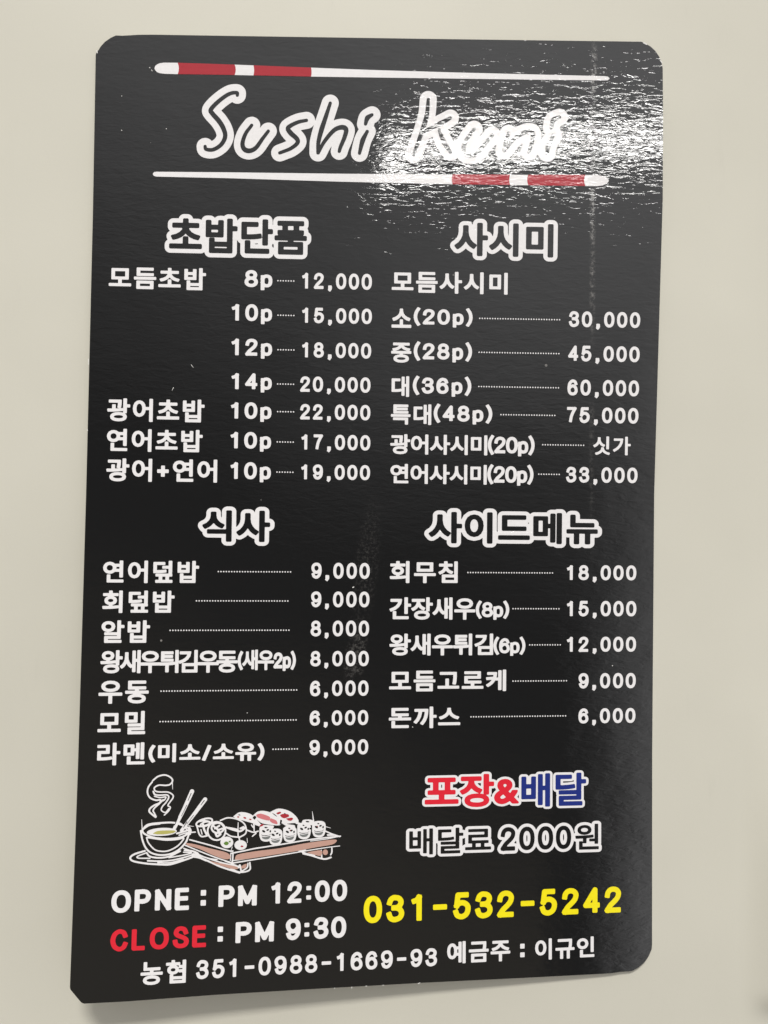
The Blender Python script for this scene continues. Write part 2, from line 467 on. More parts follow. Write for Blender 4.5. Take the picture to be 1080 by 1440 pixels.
def drawn_glyph(ch):
    """distance field of a digit or capital drawn as flat-ended strokes on its centre lines"""
    paths, w = STROKES[ch]; k = .69 - 2 * R0
    side = .06
    ps = [np.stack([side + R0 + p[:, 0] * k, R0 + p[:, 1] * k], 1) for p in paths]
    a = 2 * side + 2 * R0 + w * k
    nx = int(math.ceil((a + 2 * PADX) * RES)); ny = int(1.95 * RES)
    X, Y = np.meshgrid(-PADX + np.arange(nx) / RES, -PADY + np.arange(ny) / RES)
    G = np.full((ny, nx), 9.)
    for p in ps:
        closed = np.hypot(*(p[0] - p[-1])) < 1e-6; q = p.copy()
        if not closed:
            for i, j in ((0, 1), (-1, -2)):
                d = q[i] - q[j]; q[i] = q[i] + d / np.hypot(*d) * R0 * .8
        for i in range(len(q) - 1):
            d = q[i + 1] - q[i]; L = np.hypot(*d); d = d / L
            al = (X - q[i, 0]) * d[0] + (Y - q[i, 1]) * d[1]; ac = (Y - q[i, 1]) * d[0] - (X - q[i, 0]) * d[1]
            u = np.abs(al - L / 2) - L / 2; v = np.abs(ac) - R0
            G = np.minimum(G, np.hypot(np.maximum(u, 0), np.maximum(v, 0)) + np.minimum(np.maximum(u, v), 0))
        inner = q[:-1] if closed else q[1:-1]
        for c in inner: G = np.minimum(G, np.hypot(X - c[0], Y - c[1]) - R0)
    return G, nx, a, (0., a, 0., .69)


def is_hangul(c): return '\uac00' <= c <= '\ud7a3'


def text_sdf(s, track):
    pen = 0.; pl = []; ref = []
    digits = any(c in STROKES and c not in '(/)+' for c in s)
    hang = any(is_hangul(c) for c in s)
    for c in s:
        sd, nx, a, bb = glyph(c)
        if sd is not None:
            off = int(round(pen * RES)); pl.append((sd, nx, off))
            if (hang and not digits and is_hangul(c)) or (not hang and not digits): ref.append(bb[2:])
        pen += a + track
    W = max(o + n for _, n, o in pl) + 2; lo = min(o for _, n, o in pl)
    G = np.full((pl[0][0].shape[0], W - lo), 9.)
    for sd, n, o in pl:
        G[:, o - lo:o - lo + n] = np.minimum(G[:, o - lo:o - lo + n], sd)
    if digits: ry = (0., .69)
    else: ry = (min(r[0] for r in ref), max(r[1] for r in ref))
    return G, -PADX + lo / RES, ry


def text(name, s, xl, xr, yt, yb, mat, parent, h=4e-5, bold=.034, track=.0, halo=None, halo_mat=None, light=0., rows=None):
    """lettering printed flat on the sheet; xl..yb = where its ink stands on the photograph.
       halo: extra outline (em) printed beneath it, returned as the part with the lettering as its child"""
    G, x0, ry = text_sdf(s, track)
    uc, vc = (xl + xr) / 2, (yt + yb) / 2
    XL = inv(xl, vc)[0]; XR = inv(xr, vc)[0]
    YT = inv(uc, yt)[1]; YB = inv(uc, yb)[1]
    def ext(off):
        c, r = np.nonzero((G - off < 0).any(0))[0], None
        return x0 + (c[0] - .5) / RES, x0 + (c[-1] + .5) / RES
    a0, a1 = ext(bold); kx = (XR - XL) / (a1 - a0)
    b0, b1 = ry[0] - bold, ry[1] + bold; ky = (YB - YT) / (b1 - b0)
    def build(off, hh, m, par, nm):
        lp = [simplify(l, .10 / RES) for l in contours(G - off, x0, -PADY, 1 / RES)]
        lp = [l for l in lp if len(l) > 2]
        lp = [np.stack([XL + (l[:, 0] - a0) * kx, YB - (l[:, 1] - b0) * ky], 1) for l in lp]
        lp = [l * [1, -1] for l in lp]
        V, F_ = fill(lp)
        return mesh_obj(nm, local(V[:, 0], -V[:, 1], hh), F_, m, par)
    if halo is None: return build(bold, h, mat, parent, name)
    base = build(bold + halo, h, halo_mat, parent, name)
    build(bold, h + 4e-5, mat, base, 'lettering')
    return base


def ink_paths(name, strokes, fills, mat, parent, h, step_=.45, holes=()):
    """drawn artwork: strokes [(path, r0, r1)], fills [polygon] united into one flat print"""
    allp = [p for p, _, _ in strokes] + list(fills)
    lo = np.min([np.min(p, 0) for p in allp], 0) - 16; hi = np.max([np.max(p, 0) for p in allp], 0) + 16
    nx, ny = ((hi - lo) / step_).astype(int) + 1
    G = np.full((ny, nx), 50.)
    def window(p, pad):
        i0 = max(0, int((p[:, 0].min() - pad - lo[0]) / step_)); i1 = min(nx, int((p[:, 0].max() + pad - lo[0]) / step_) + 2)
        j0 = max(0, int((p[:, 1].min() - pad - lo[1]) / step_)); j1 = min(ny, int((p[:, 1].max() + pad - lo[1]) / step_) + 2)
        X, Y = np.meshgrid(lo[0] + np.arange(i0, i1) * step_, lo[1] + np.arange(j0, j1) * step_)
        return (slice(j0, j1), slice(i0, i1)), X, Y
    for p, r0, r1 in strokes:
        R = np.linspace(r0, r1, len(p)) if r1 is not None else np.array(r0)
        for k in range(len(p) - 1):
            seg = p[k:k + 2]; w, X, Y = window(seg, max(R[k], R[k + 1]) + 2)
            d = seg[1] - seg[0]; L = (d ** 2).sum() + 1e-12
            t = np.clip(((X - seg[0, 0]) * d[0] + (Y - seg[0, 1]) * d[1]) / L, 0, 1)
            dd = np.hypot(X - seg[0, 0] - t * d[0], Y - seg[0, 1] - t * d[1]) - (R[k] + (R[k + 1] - R[k]) * t)
            G[w] = np.minimum(G[w], dd)
    def poly_sd(p, X, Y):
        Q = np.roll(p, -1, 0); dist = np.full(X.shape, 1e9); inside = np.zeros(X.shape, bool)
        for a, b in zip(p, Q):
            d = b - a; L = (d ** 2).sum() + 1e-12
            t = np.clip(((X - a[0]) * d[0] + (Y - a[1]) * d[1]) / L, 0, 1)
            dist = np.minimum(dist, np.hypot(X - a[0] - t * d[0], Y - a[1] - t * d[1]))
            if a[1] != b[1]:
                inside ^= ((a[1] > Y) != (b[1] > Y)) & (X < (b[0] - a[0]) * (Y - a[1]) / (b[1] - a[1]) + a[0])
        return np.where(inside, -dist, dist)
    for p in fills:
        w, X, Y = window(p, 3); G[w] = np.minimum(G[w], poly_sd(p, X, Y))
    for p in holes:
        w, X, Y = window(p, 3); G[w] = np.maximum(G[w], -poly_sd(p, X, Y))
    lp = [simplify(l, .07) for l in contours(G, lo[0], lo[1], step_)]
    lp = [l for l in lp if len(l) > 2]
    out = []
    for l in lp:
        x, y = inv(l[:, 0], l[:, 1]); out.append(np.stack([x, -y], 1))
    V, F_ = fill(out)
    return mesh_obj(name, local(V[:, 0], -V[:, 1], h), F_, mat, parent)


# ------------------------------------------------------------------ the wall behind
def wall():
    lo_x, hi_x, lo_y, hi_y = -.42, .42, -.42, .42
    xs = np.unique(np.concatenate([np.linspace(lo_x, .10, 40), np.linspace(.10, .24, 90), np.linspace(.24, hi_x, 12)]))
    ys = np.unique(np.concatenate([np.linspace(lo_y, -.26, 12), np.linspace(-.26, -.03, 90), np.linspace(-.03, hi_y, 30)]))
    X, Y = np.meshgrid(xs, ys)
    Z = WALL[0] + WALL[1] * X + WALL[2] * Y
    # added bulge, shaped for its dark shading, beyond the card's lower right
    px, py = SHADE_BULGE
    dx = X - px; dy = np.where(Y < py, py - Y, 0)
    rr = np.clip(.5 + dx / .020, 0, 1); rr = rr * rr * (3 - 2 * rr)
    lowr = np.clip(1 - dy / .012, 0, 1); lowr = lowr * lowr * (3 - 2 * lowr)
    upr = np.clip((py + .115 - Y) / .075, 0, 1); upr = upr * upr * (3 - 2 * upr)
    Z = Z + .006 * rr * lowr * upr
    nx, ny = len(xs), len(ys)
    V = np.stack([X.ravel(), Y.ravel(), Z.ravel()], 1)
    F_ = [(j * nx + i, j * nx + i + 1, (j + 1) * nx + i + 1, (j + 1) * nx + i) for j in range(ny - 1) for i in range(nx - 1)]
    # a return of a few centimetres all round, so that the panel is solid
    ring = [i for i in range(nx)] + [j * nx + nx - 1 for j in range(1, ny)] + [(ny - 1) * nx + i for i in range(nx - 2, -1, -1)] + [j * nx for j in range(ny - 2, 0, -1)]
    b0 = len(V); V = np.vstack([V, V[ring] + [0, 0, -.03]]); k = len(ring)
    F_ += [(ring[(i + 1) % k], ring[i], b0 + i, b0 + (i + 1) % k) for i in range(k)]
    F_.append(tuple(b0 + i for i in range(k - 1, -1, -1)))
    o = mesh_obj('wall', V, F_, PAINT, None, None, False)
    for p in o.data.polygons[:(nx - 1) * (ny - 1)]: p.use_smooth = True
    o.matrix_world = ROOT
    o['kind'] = 'structure'
    return o


gx_, gy_ = inv(1076, 1386)
SHADE_BULGE = (float(gx_), float(-gy_))
wall()

# ------------------------------------------------------------------ the menu card
card = bpy.data.objects.new('menu_card', None); COL.objects.link(card)
card.empty_display_size = .05
card.matrix_world = ROOT
card['label'] = 'tall glossy black laminated menu card with Korean dish names and prices on cream wall'
card['category'] = 'menu'

OUT = [(134.6, 77), (130.6, 300), (121, 698), (109.3, 1088), (98.6, 1380), (98.3, 1388), (99.0, 1391.5), (108, 1402.5), (114, 1409.5), (118, 1411.4), (123, 1411.2),
       (180, 1408.2), (300, 1399.2), (450, 1390.2), (600, 1381.8), (740, 1375), (840, 1369.8), (860, 1368.6), (873, 1366.6), (886, 1366), (890, 1365), (898, 1360.5), (906, 1353.5), (912, 1345),
       (916.4, 1335), (917, 1328), (917.2, 1060), (920.0, 695), (932, 280), (932.4, 160), (932, 96), (930.5, 88.5), (927, 79.5), (921.5, 71.5), (915, 65.5), (908, 61.2), (901.7, 58.6),
       (600, 54.6), (320, 50.4), (215, 48.7), (195, 48.9), (172, 50.2), (163, 49.8), (155.5, 53.3), (147.5, 58.8), (141.5, 65.5), (138.5, 70.5), (136, 72.5)]
OUT = np.array(OUT, float)
# denser edge
dense = []
for a, b in zip(OUT, np.roll(OUT, -1, 0)):
    n = max(1, int(np.hypot(*(b - a)) / 40))
    for t in range(n): dense.append(a + (b - a) * t / n)
dense = np.array(dense)
ox, oy = inv(dense[:, 0], dense[:, 1])
ring = np.stack([ox, -oy], 1)
grid = [Vector((x, y)) for x in np.linspace(-.094, .094, 26) for y in np.linspace(-.158, .158, 42)]
nr = len(ring)
cv, ce, cf, *_ = geometry.delaunay_2d_cdt([Vector(p) for p in ring] + grid, [], [list(range(nr))], 1, 1e-7)
V = np.array([v[:] for v in cv]); front = []
for f in cf:
    a, b, c = V[f[0]], V[f[1]], V[f[2]]
    s = (b[0] - a[0]) * (c[1] - a[1]) - (b[1] - a[1]) * (c[0] - a[0])
    front.append(list(f) if s > 0 else list(f)[::-1])
THICK = .0007
top = local(V[:, 0], -V[:, 1], 0.); bot = local(V[:, 0], -V[:, 1], -THICK); n0 = len(V)
cnt = {}
out_n = {}                              # the white backing stands a hair proud of the black film all round
for i in range(nr):
    tx, ty = ring[(i + 1) % nr] - ring[i - 1]; tl = math.hypot(tx, ty); out_n[i] = np.array((ty, -tx)) / tl
sgn = 1. if sum(np.dot(out_n[i], ring[i]) for i in range(nr)) > 0 else -1.
for j in range(n0):
    k = int(np.argmin(((ring - V[j]) ** 2).sum(1)))
    if math.hypot(*(ring[k] - V[j])) < 1e-5: bot[j, :2] += sgn * out_n[k] * .00022
for f in front:
    for a, b in zip(f, f[1:] + f[:1]): cnt[(a, b)] = 1
rim = [(a, b) for (a, b) in cnt if (b, a) not in cnt]
faces = front + [[n0 + i for i in f[::-1]] for f in front]
mi = [0] * len(faces)
faces += [(b, a, n0 + a, n0 + b) for a, b in rim]; mi += [1] * len(rim)
mi[len(front):2 * len(front)] = [1] * len(front)
sheet = mesh_obj('sheet', np.vstack([top, bot]), faces, [SHEET, RIM], card, mi)
for p in sheet.data.polygons[:2 * len(front)]: p.use_smooth = True
edge_keys = {tuple(sorted(e)) for e in rim} | {tuple(sorted((n0 + a, n0 + b))) for a, b in rim}
for e in sheet.data.edges:
    if tuple(sorted(e.vertices)) in edge_keys: e.use_edge_sharp = True


def bars(name, prof, reds):
    """printed chopstick: profile [(x, top, bottom)] along the photo, red bands on it"""
    P = np.array(prof, float)
    def strip(x0, x1, hh, mat, par, nm, bow=0.):
        xs = np.unique(np.concatenate([P[:, 0][(P[:, 0] > x0) & (P[:, 0] < x1)], np.arange(x0, x1, 12), [x0, x1]]))
        t = np.interp(xs, P[:, 0], P[:, 1]); b = np.interp(xs, P[:, 0], P[:, 2])
        rows_ = []
        for k in np.linspace(0, 1, 5):
            sh = bow * 4 * k * (1 - k)
            rows_.append(np.stack(inv(xs + np.where((xs <= x0 + .01) | (xs >= x1 - .01), sh, 0), t + (b - t) * k), 1))
        n = len(xs); V_ = np.vstack([np.stack([r[:, 0], r[:, 1]], 1) for r in rows_])
        F_ = [((j + 1) * n + i, (j + 1) * n + i + 1, j * n + i + 1, j * n + i) for j in range(4) for i in range(n - 1)]
        return mesh_obj(nm, local(V_[:, 0], V_[:, 1], hh), F_, mat, par)
    o = strip(P[0, 0], P[-1, 0], 5e-5, WHITE, card, name)
    for a, b, bow in reds: strip(a, b, 9e-5, DRED, o, 'red_band', bow)
    return o


bars('chopstick_line', [(217.3, 95.6, 96.4), (218.5, 92.8, 99), (221, 90.6, 101.6), (225, 89, 103), (231, 88.2, 103.8), (250, 88.4, 104.4), (330, 91, 105.6),
                        (437, 95.2, 107.8), (520, 98.4, 109), (640, 102, 110.6), (760, 105, 112.2), (850, 107.2, 113.2), (854.5, 107.8, 113), (857, 109.8, 111)],
     [(250, 330, 1.6), (356.6, 437.4, .8)])
bars('chopstick_line', [(215, 244.3, 245.3), (216.5, 242.2, 247.4), (220, 241.6, 248.4), (320, 242.4, 250.6), (480, 244.4, 255.6), (636, 245.4, 259.2), (742, 245.9, 260.6), (823, 246, 261.7),
                        (840, 246.2, 261.8), (848, 247.6, 260.6), (853, 250, 258.2), (855.4, 252.4, 256), (856, 253.8, 254.4)],
     [(636.4, 717.3, -1.2), (742.8, 823, -1.6)])


# title, handwritten: white fat strokes with a thin dark core
def zz(pts, oxx, oyy, s): return smooth_path([(oxx + a / s, oyy + b / s) for a, b in pts])
def zA(*p): return zz(p, 180, 70, 4.5)
def zB(*p): return zz(p, 340, 100, 4.5)
def zC(*p): return zz(p, 480, 110, 3.6)
def zD(*p): return zz(p, 700, 110, 4.154)
TITLE = [zA((692, 288), (688, 272), (640, 280), (575, 325), (525, 378), (535, 405), (575, 450), (605, 500), (615, 550), (590, 600), (540, 632), (495, 630), (488, 612)),
         zA((783, 478), (745, 530), (725, 590), (735, 628), (770, 640), (810, 620), (850, 565), (888, 515)),
         zB((410, 312), (360, 322), (310, 345), (292, 365), (312, 395), (348, 428), (352, 455), (310, 490), (240, 518)),
         zB((560, 203), (535, 280), (505, 370), (485, 450), (482, 518)), zB((484, 518), (520, 450), (580, 378), (630, 356), (660, 370), (650, 420), (625, 480), (617, 508)),
         zB((824, 277), (795, 297), (783, 335)), zB((794, 382), (765, 440), (745, 520)),
         zC((440, 108), (432, 190), (405, 280), (365, 388)), zC((552, 202), (500, 230), (420, 270)), zC((495, 262), (520, 325), (553, 375)),
         zC((672, 258), (635, 310), (617, 360), (635, 388), (680, 385), (725, 335), (765, 288)),
         zD((62, 322), (45, 385), (36, 425)), zD((42, 420), (90, 360), (150, 320), (195, 315), (205, 345), (192, 400), (182, 432)),
         zD((360, 228), (325, 245), (312, 290)), zD((325, 332), (295, 395), (288, 440))]
def wid(p, a, b, c):                    # radius along a stroke: start, middle, end
    t = np.linspace(0, 1, len(p)); return np.interp(t, [0, .5, 1], [a, b, c])
ti = ink_paths('title', [(p, wid(p, 12, 12.2, 12), None) for p in TITLE], [], WHITE, card, 4e-5)
ink_paths('lettering', [(p, wid(p, 2.3, 3.5, 2.3), None) for p in TITLE], [], BLACK, ti, 8e-5, .35)

# section headings: black letters in a fat white outline
HB, HH = .038, .118
for s, a, b, c, d in (('초밥단품', 237.6, 432, 307.7, 356.7), ('사시미', 639.3, 778.5, 314, 361), ('식사', 284.4, 379.8, 717.7, 762), ('사이드메뉴', 603, 841, 720.7, 764.8)):
    text('section_heading', s, a, b, c, d, BLACK, card, 4e-5, HB, .04, HH, WHITE)


def leader(x0, x1, y, parent):
    ya = y
    X0, Y0 = inv(x0, ya); X1, _ = inv(x1, ya); Yc = inv((x0 + x1) / 2, ya)[1]
    pitch = .00092; r = .00027; n = int((X1 - X0) / pitch)
    V_, F_ = [], []
    for i in range(n + 1):
        cx_ = X0 + i * pitch; k = len(V_)
        for q in range(6):
            V_.append((cx_ + r * math.cos(q * math.pi / 3), Yc + r * math.sin(q * math.pi / 3)))
        F_.append(tuple(range(k + 5, k - 1, -1)))
    V_ = np.array(V_)
    return mesh_obj('dotted_leader', local(V_[:, 0], V_[:, 1], 4e-5), F_, WHITE, parent)


DB = .026                               # boldness of the digits
def price(s, a, b, c, d, par): return text('price', s, a, b, c, d, WHITE, par, 4e-5, DB, .06)
def count(s, a, b, c, d, par, tr=.03): return text('portion', s, a, b, c, d, WHITE, par, 4e-5, .036 if any(is_hangul(q) for q in s) else DB, tr)
def dish(s, a, b, c, d, tr=.06): return text('menu_line', s, a, b, c, d, WHITE, card, 4e-5, .031, tr)

# sushi, left column: dish, portion, leader, price
rows = [(('모듬초밥', 153.2, 289.5, 375.8, 407), ('8p', 344, 382.8, 380, 404), (390.9, 413.9, 395), ('12,000', 425, 523, 384.3, 406.9)),
        (None, ('10p', 326, 382.4, 427.8, 451.6), (391, 414, 443.5), ('15,000', 425, 523, 433.3, 455)),
        (None, ('12p', 325.7, 382.4, 476.3, 500.2), (391, 414, 492), ('18,000', 425, 522, 481.9, 503.6)),
        (None, ('14p', 325.7, 382, 524.9, 547.9), (390.5, 414, 540.2), ('20,000', 422, 521, 530, 551.7)),
        (('광어초밥', 151, 287.4, 561, 593.5), ('10p', 324.9, 381.5, 565.8, 589.2), (390.5, 413.5, 579), ('22,000', 422, 520.8, 568.8, 590.5)),
        (('연어초밥', 150.3, 284.8, 603.7, 635.6), ('10p', 324.4, 381, 607.5, 631), (390, 413.5, 621.6), ('17,000', 424, 520.8, 611.3, 633)),
        (('광어+연어', 149.8, 305.7, 645.4, 677.8), ('10p', 324.4, 380.7, 650, 674), (389.5, 413, 664), ('19,000', 423.7, 520.4, 653.5, 674.8))]
for dsh, cnt_, ld, pr in rows:
    if dsh: o = dish(*dsh); count(*cnt_, o)
    else: o = count(*cnt_, card); o.name = 'menu_line'
    leader(*ld, o); price(*pr, o)

# the other three blocks: dish, bracketed portion, leader, price
rows = [(('모듬사시미', 551, 713.8, 382.2, 412.9), None, None, None),
        (('소', 550.7, 578.3, 434, 461), ('(20p)', 581.8, 664.8, 435, 456.7), (674.6, 788, 448.7), ('30,000', 800, 900.3, 438.4, 460.6)),
        (('중', 550.2, 578.3, 481.9, 510), ('(28p)', 581.8, 664, 483, 505.7), (673.7, 788, 496.4), ('45,000', 799, 899.5, 486.6, 508.7)),
        (('대', 550.7, 575.4, 529, 558), ('(36p)', 580.5, 663, 531.3, 553.9), (673.3, 787, 544.5), ('60,000', 798, 898.6, 534.3, 556.8)),
        (('특대', 549.8, 606.5, 568.3, 597.3), ('(48p)', 609.9, 692.5, 570.5, 593), (704.4, 783.6, 583.7), ('75,000', 797.3, 897.8, 573, 595.2)),
        (('광어사시미', 549, 685.2, 611.3, 639.5), ('(20p)', 686, 752, 614.3, 637.7), (763.2, 821.5, 625.8), ('싯가', 834.3, 886.7, 613.9, 640)),
        (('연어사시미', 549, 684.4, 653, 680.8), ('(20p)', 685.2, 750.4, 655.6, 679), (757.6, 788, 667), ('33,000', 796, 896.5, 657, 679)),
        (('연어덮밥', 145, 279.7, 788.4, 820), None, (307, 409.6, 804), ('9,000', 437.7, 520, 791.4, 814)),
        (('회덮밥', 143.9, 245.2, 830.5, 862), None, (276.3, 407.5, 845), ('9,000', 437.3, 519.5, 831.8, 854)),
        (('알밥', 142.6, 210.7, 872.3, 904), None, (239.3, 409, 886.3), ('8,000', 436.9, 519, 872.7, 894.9)),
        (('왕새우튀김우동', 141.3, 334.2, 914, 946.4), ('(새우2p)', 334.2, 416, 917.5, 940), None, ('8,000', 436.4, 518.6, 915.3, 937)),
        (('우동', 138.8, 209, 957, 989.4), None, (226.5, 418.6, 971), ('6,000', 436, 518.2, 957, 978.8)),
        (('모밀', 137.5, 204.3, 1000, 1032.8), None, (225.2, 418, 1013.5), ('6,000', 435.6, 517.8, 998.8, 1020)),
        (('라멘', 136.6, 203.5, 1044.3, 1076), ('(미소/소유)', 208.6, 371.7, 1044.5, 1071), (384, 421.5, 1053.3), ('9,000', 435, 517.8, 1040, 1061.4)),
        (('회무침', 548, 643.5, 789, 820), None, (658, 777.7, 805.4), ('18,000', 797.3, 894.8, 794.8, 816)),
        (('간장새우', 547.7, 668.2, 840, 871.4), ('(8p)', 669, 716.3, 846.7, 868), (721.4, 789.2, 856), ('15,000', 797.3, 894.8, 845, 866.7)),
        (('왕새우튀김', 547.7, 693.3, 891, 921.7), ('(6p)', 693.8, 739, 897.4, 918.7), (744.9, 788.7, 906.8), ('12,000', 797.3, 894.4, 895.3, 916.6)),
        (('모듬고로케', 547.3, 711.7, 942, 972.4), None, (721.4, 799.8, 957.5), ('9,000', 813.4, 894, 946.4, 968)),
        (('돈까스', 546.8, 647, 993.7, 1024), None, (662.3, 796, 1007.3), ('6,000', 813.4, 893.5, 995.8, 1017))]
TIGHT = {'왕새우튀김우동': -.13, '왕새우튀김': -.03, '간장새우': -.02, '광어사시미': -.02, '연어사시미': -.02}
for dsh, cnt_, ld, pr in rows:
    o = dish(*dsh, TIGHT.get(dsh[0], .06))
    if cnt_:
        tr = -.07 if (cnt_[0] in ('(새우2p)', '(8p)', '(6p)') or cnt_[1] > 685 and cnt_[2] < 753 and cnt_[0] == '(20p)') else .03
        count(*cnt_, o, tr)
    if ld: leader(*ld, o)
    if pr: price(*pr, o)

# take-out and delivery, in colours with a white outline
o = text('delivery_heading', '포장&', 597.5, 730, 1088.5, 1135, RED, card, 4e-5, .034, .0, .066, WHITE)
text('delivery_heading', '배달', 733, 824, 1087, 1134, BLUE, card, 4.5e-5, .030, .02, .066, WHITE)
for s, a, b, c, d, tr in (('배달료', 575.7, 690.7, 1164, 1200.5, .02), ('2000', 703.5, 803.4, 1162, 1195, .02), ('원', 808.8, 842, 1158.5, 1194.5, 0)):
    text('delivery_fee', s, a, b, c, d, BLACK, card, 4e-5, .022, tr, .102 if s != '2000' else .094, WHITE)

LB = .030
o = text('opening_hours', 'OPNE', 157, 265.8, 1250.2, 1281.8, WHITE, card, 4e-5, LB, .05)
text('colon', ':', 282.2, 289.8, 1251.5, 1273.5, WHITE, o, 4e-5, LB)
text('letters', 'PM', 307.6, 361.8, 1244.4, 1275.3, WHITE, o, 4e-5, LB, .03)
text('digits', '12\u02d000', 381.3, 488, 1238.7, 1269, WHITE, o, 4e-5, LB, .03)
o = text('closing_hours', 'CLOSE', 155.6, 289.8, 1304, 1335, RED, card, 4e-5, LB, .05)
text('colon', ':', 306, 313.6, 1303, 1324, WHITE, o, 4e-5, LB)
text('letters', 'PM', 331.6, 385.8, 1295.6, 1326, WHITE, o, 4e-5, LB, .03)
text('digits', '9\u02d030', 401.8, 486.7, 1290, 1320.4, WHITE, o, 4e-5, LB, .03)
o = text('bank_line', '농협', 197.8, 261.3, 1350.7, 1384, WHITE, card, 4e-5, .03, .08)
text('digits', '351-0988-1669-93', 276, 614.4, 1341.5, 1367.5, WHITE, o, 4e-5, .022, .05)
text('letters', '예금주', 628.9, 717.5, 1322.3, 1353.4, WHITE, o, 4e-5, .03, .05)
text('colon', ':', 731.4, 737.8, 1327, 1346, WHITE, o, 4e-5, LB)
text('letters', '이규인', 752.4, 835.7, 1318.5, 1348.2, WHITE, o, 4e-5, .03, .05)
text('phone_number', '031-532-5242', 511.8, 873.3, 1253, 1290.6, YELLOW, card, 4e-5, .030, .06)

# ------------------------------------------------------------------ drawing of soup and sushi board
def E_(*p, sm=True): return zz(p, 170, 1080, 6.353) if sm else np.array([(170 + a / 6.353, 1080 + b / 6.353) for a, b in p])
def F2(*p, sm=True): return zz(p, 310, 1110, 6.0) if sm else np.array([(310 + a / 6., 1110 + b / 6.) for a, b in p])
def ell(f, cx_, cy_, rx, ry, tilt=0., n=24, a0=0, a1=360):
    t = np.radians(np.linspace(a0, a1, n, endpoint=(a1 - a0) < 360)); c, s = math.cos(tilt), math.sin(tilt)
    x, y = rx * np.cos(t), ry * np.sin(t)
    return f(*[(cx_ + a * c - b * s, cy_ + a * s + b * c) for a, b in zip(x, y)], sm=False)
def loop(p): return np.vstack([p, p[:1]])
W1, W2, W3 = 1.12, .85, .6
st = []
def ln(p, a=W1, b=None): st.append((p, a, b if b is not None else a))

# steam
ln(E_((285, 112), (330, 76), (390, 62), (440, 80), (462, 112), (440, 146), (400, 155), (340, 153), (300, 175), (308, 205), (350, 214), (420, 215), (462, 238), (466, 265), (440, 302), (420, 335), (442, 350), (425, 385), (388, 420)), W1, .9)
ln(E_((280, 125), (246, 170), (238, 220), (260, 265), (310, 287), (355, 285), (345, 312), (300, 332), (262, 360), (254, 388), (280, 415), (310, 438)), 1.1, 1.3)
ln(E_((378, 283), (345, 318), (305, 352), (288, 380), (300, 405), (314, 434)), 1.0, 1.1)
ln(E_((290, 210), (304, 236), (350, 243), (410, 240), (428, 262), (405, 305), (370, 345), (362, 378), (398, 396), (428, 362)), 1.2, .8)
ln(E_((300, 252), (350, 264), (402, 258), (385, 288), (352, 296)), .9, .9)
ln(E_((459, 112), (463, 190)), .8, .3)
steam = list(st); st = []
# chopsticks
ln(E_((636, 208), (560, 375), (478, 540)), 3.0, 2.2)
ln(E_((753, 280), (660, 405), (542, 558)), 2.9, 2.2)
sticks = list(st); st = []
# bowl
ln(E_((190, 556), (240, 507), (350, 491), (470, 488), (560, 515), (612, 545), (600, 582), (540, 617), (430, 632), (300, 622), (212, 588), (190, 556)), 1.3)
ln(E_((200, 548), (260, 512), (350, 500)), .7)
ln(E_((178, 562), (192, 640), (222, 712), (270, 757), (350, 777), (440, 768), (520, 728), (580, 662), (608, 590)), 1.25)
ln(E_((230, 622), (246, 668), (300, 727), (360, 744), (430, 737), (512, 692), (562, 626), (500, 638), (400, 643), (300, 630), (232, 620)), 1.0)
ln(E_((470, 760), (540, 715), (590, 650)), .9); ln(E_((500, 585), (560, 568), (610, 552)), 1.2); ln(E_((520, 600), (580, 580), (665, 572)), .9)
ln(E_((186, 460), (190, 545)), .35, .7); ln(E_((600, 515), (650, 522)), .5, .3); ln(E_((505, 490), (540, 500), (600, 560)), 1.2, .8)
ln(E_((612, 530), (625, 560), (618, 590)), 1.2)
# saucer
ln(E_((215, 740), (120, 770), (84, 802), (112, 832), (220, 852), (330, 860), (430, 862), (520, 838), (640, 795), (690, 768), (640, 742), (570, 735)), 1.3)
ln(E_((228, 757), (150, 788), (160, 805), (260, 806)), .9); ln(E_((430, 800), (560, 778), (632, 757), (560, 752)), .9)
ln(E_((240, 828), (340, 832), (450, 825), (560, 800), (640, 775)), 1.2, 1.0); ln(E_((230, 757), (260, 790), (340, 802), (430, 790), (530, 742)), 1.2)
ln(E_((330, 845), (440, 845), (560, 815)), .9)
bowl = list(st); st = []
bowl_f = [ell(E_, 366, 570, 135, 36, -.05)]
# board
ln(E_((615, 640), (800, 690), (960, 738), (1000, 742)), 1.0); ln(E_((575, 690), (700, 742), (850, 800), (1000, 850)), .9)
ln(E_((560, 716), (640, 745), (760, 800), (860, 818)), .8); ln(E_((640, 770), (800, 840), (900, 885), (1060, 935)), 1.3)
ln(E_((650, 765), (760, 800), (900, 845), (1050, 880)), 1.0); ln(E_((640, 790), (700, 800), (760, 825)), 1.4)
ln(F2((88, 540), (200, 518), (300, 497), (480, 470), (700, 432), (880, 408), (1012, 395)), 1.0); ln(F2((100, 622), (250, 598), (450, 565), (700, 522), (900, 490), (1006, 477)), 1.0, .6)
ln(F2((110, 600), (250, 580), (420, 552)), .7); ln(F2((106, 535), (104, 580), (98, 625)), 1.0); ln(F2((88, 540), (84, 600)), .7)
ln(F2((690, 528), (750, 552), (870, 587), (932, 574)), 1.2); ln(F2((940, 495), (940, 530), (930, 552)), 1.0); ln(F2((850, 515), (855, 575)), 1.0); ln(F2((700, 540), (790, 560)), 1.6)
ln(F2((0, 618), (80, 660), (160, 698), (245, 680), (248, 618)), 1.1); ln(F2((150, 660), (165, 640), (175, 690)), 1.2); ln(F2((40, 605), (140, 645), (160, 660)), .8); ln(F2((180, 690), (225, 660), (232, 625)), 1.0)
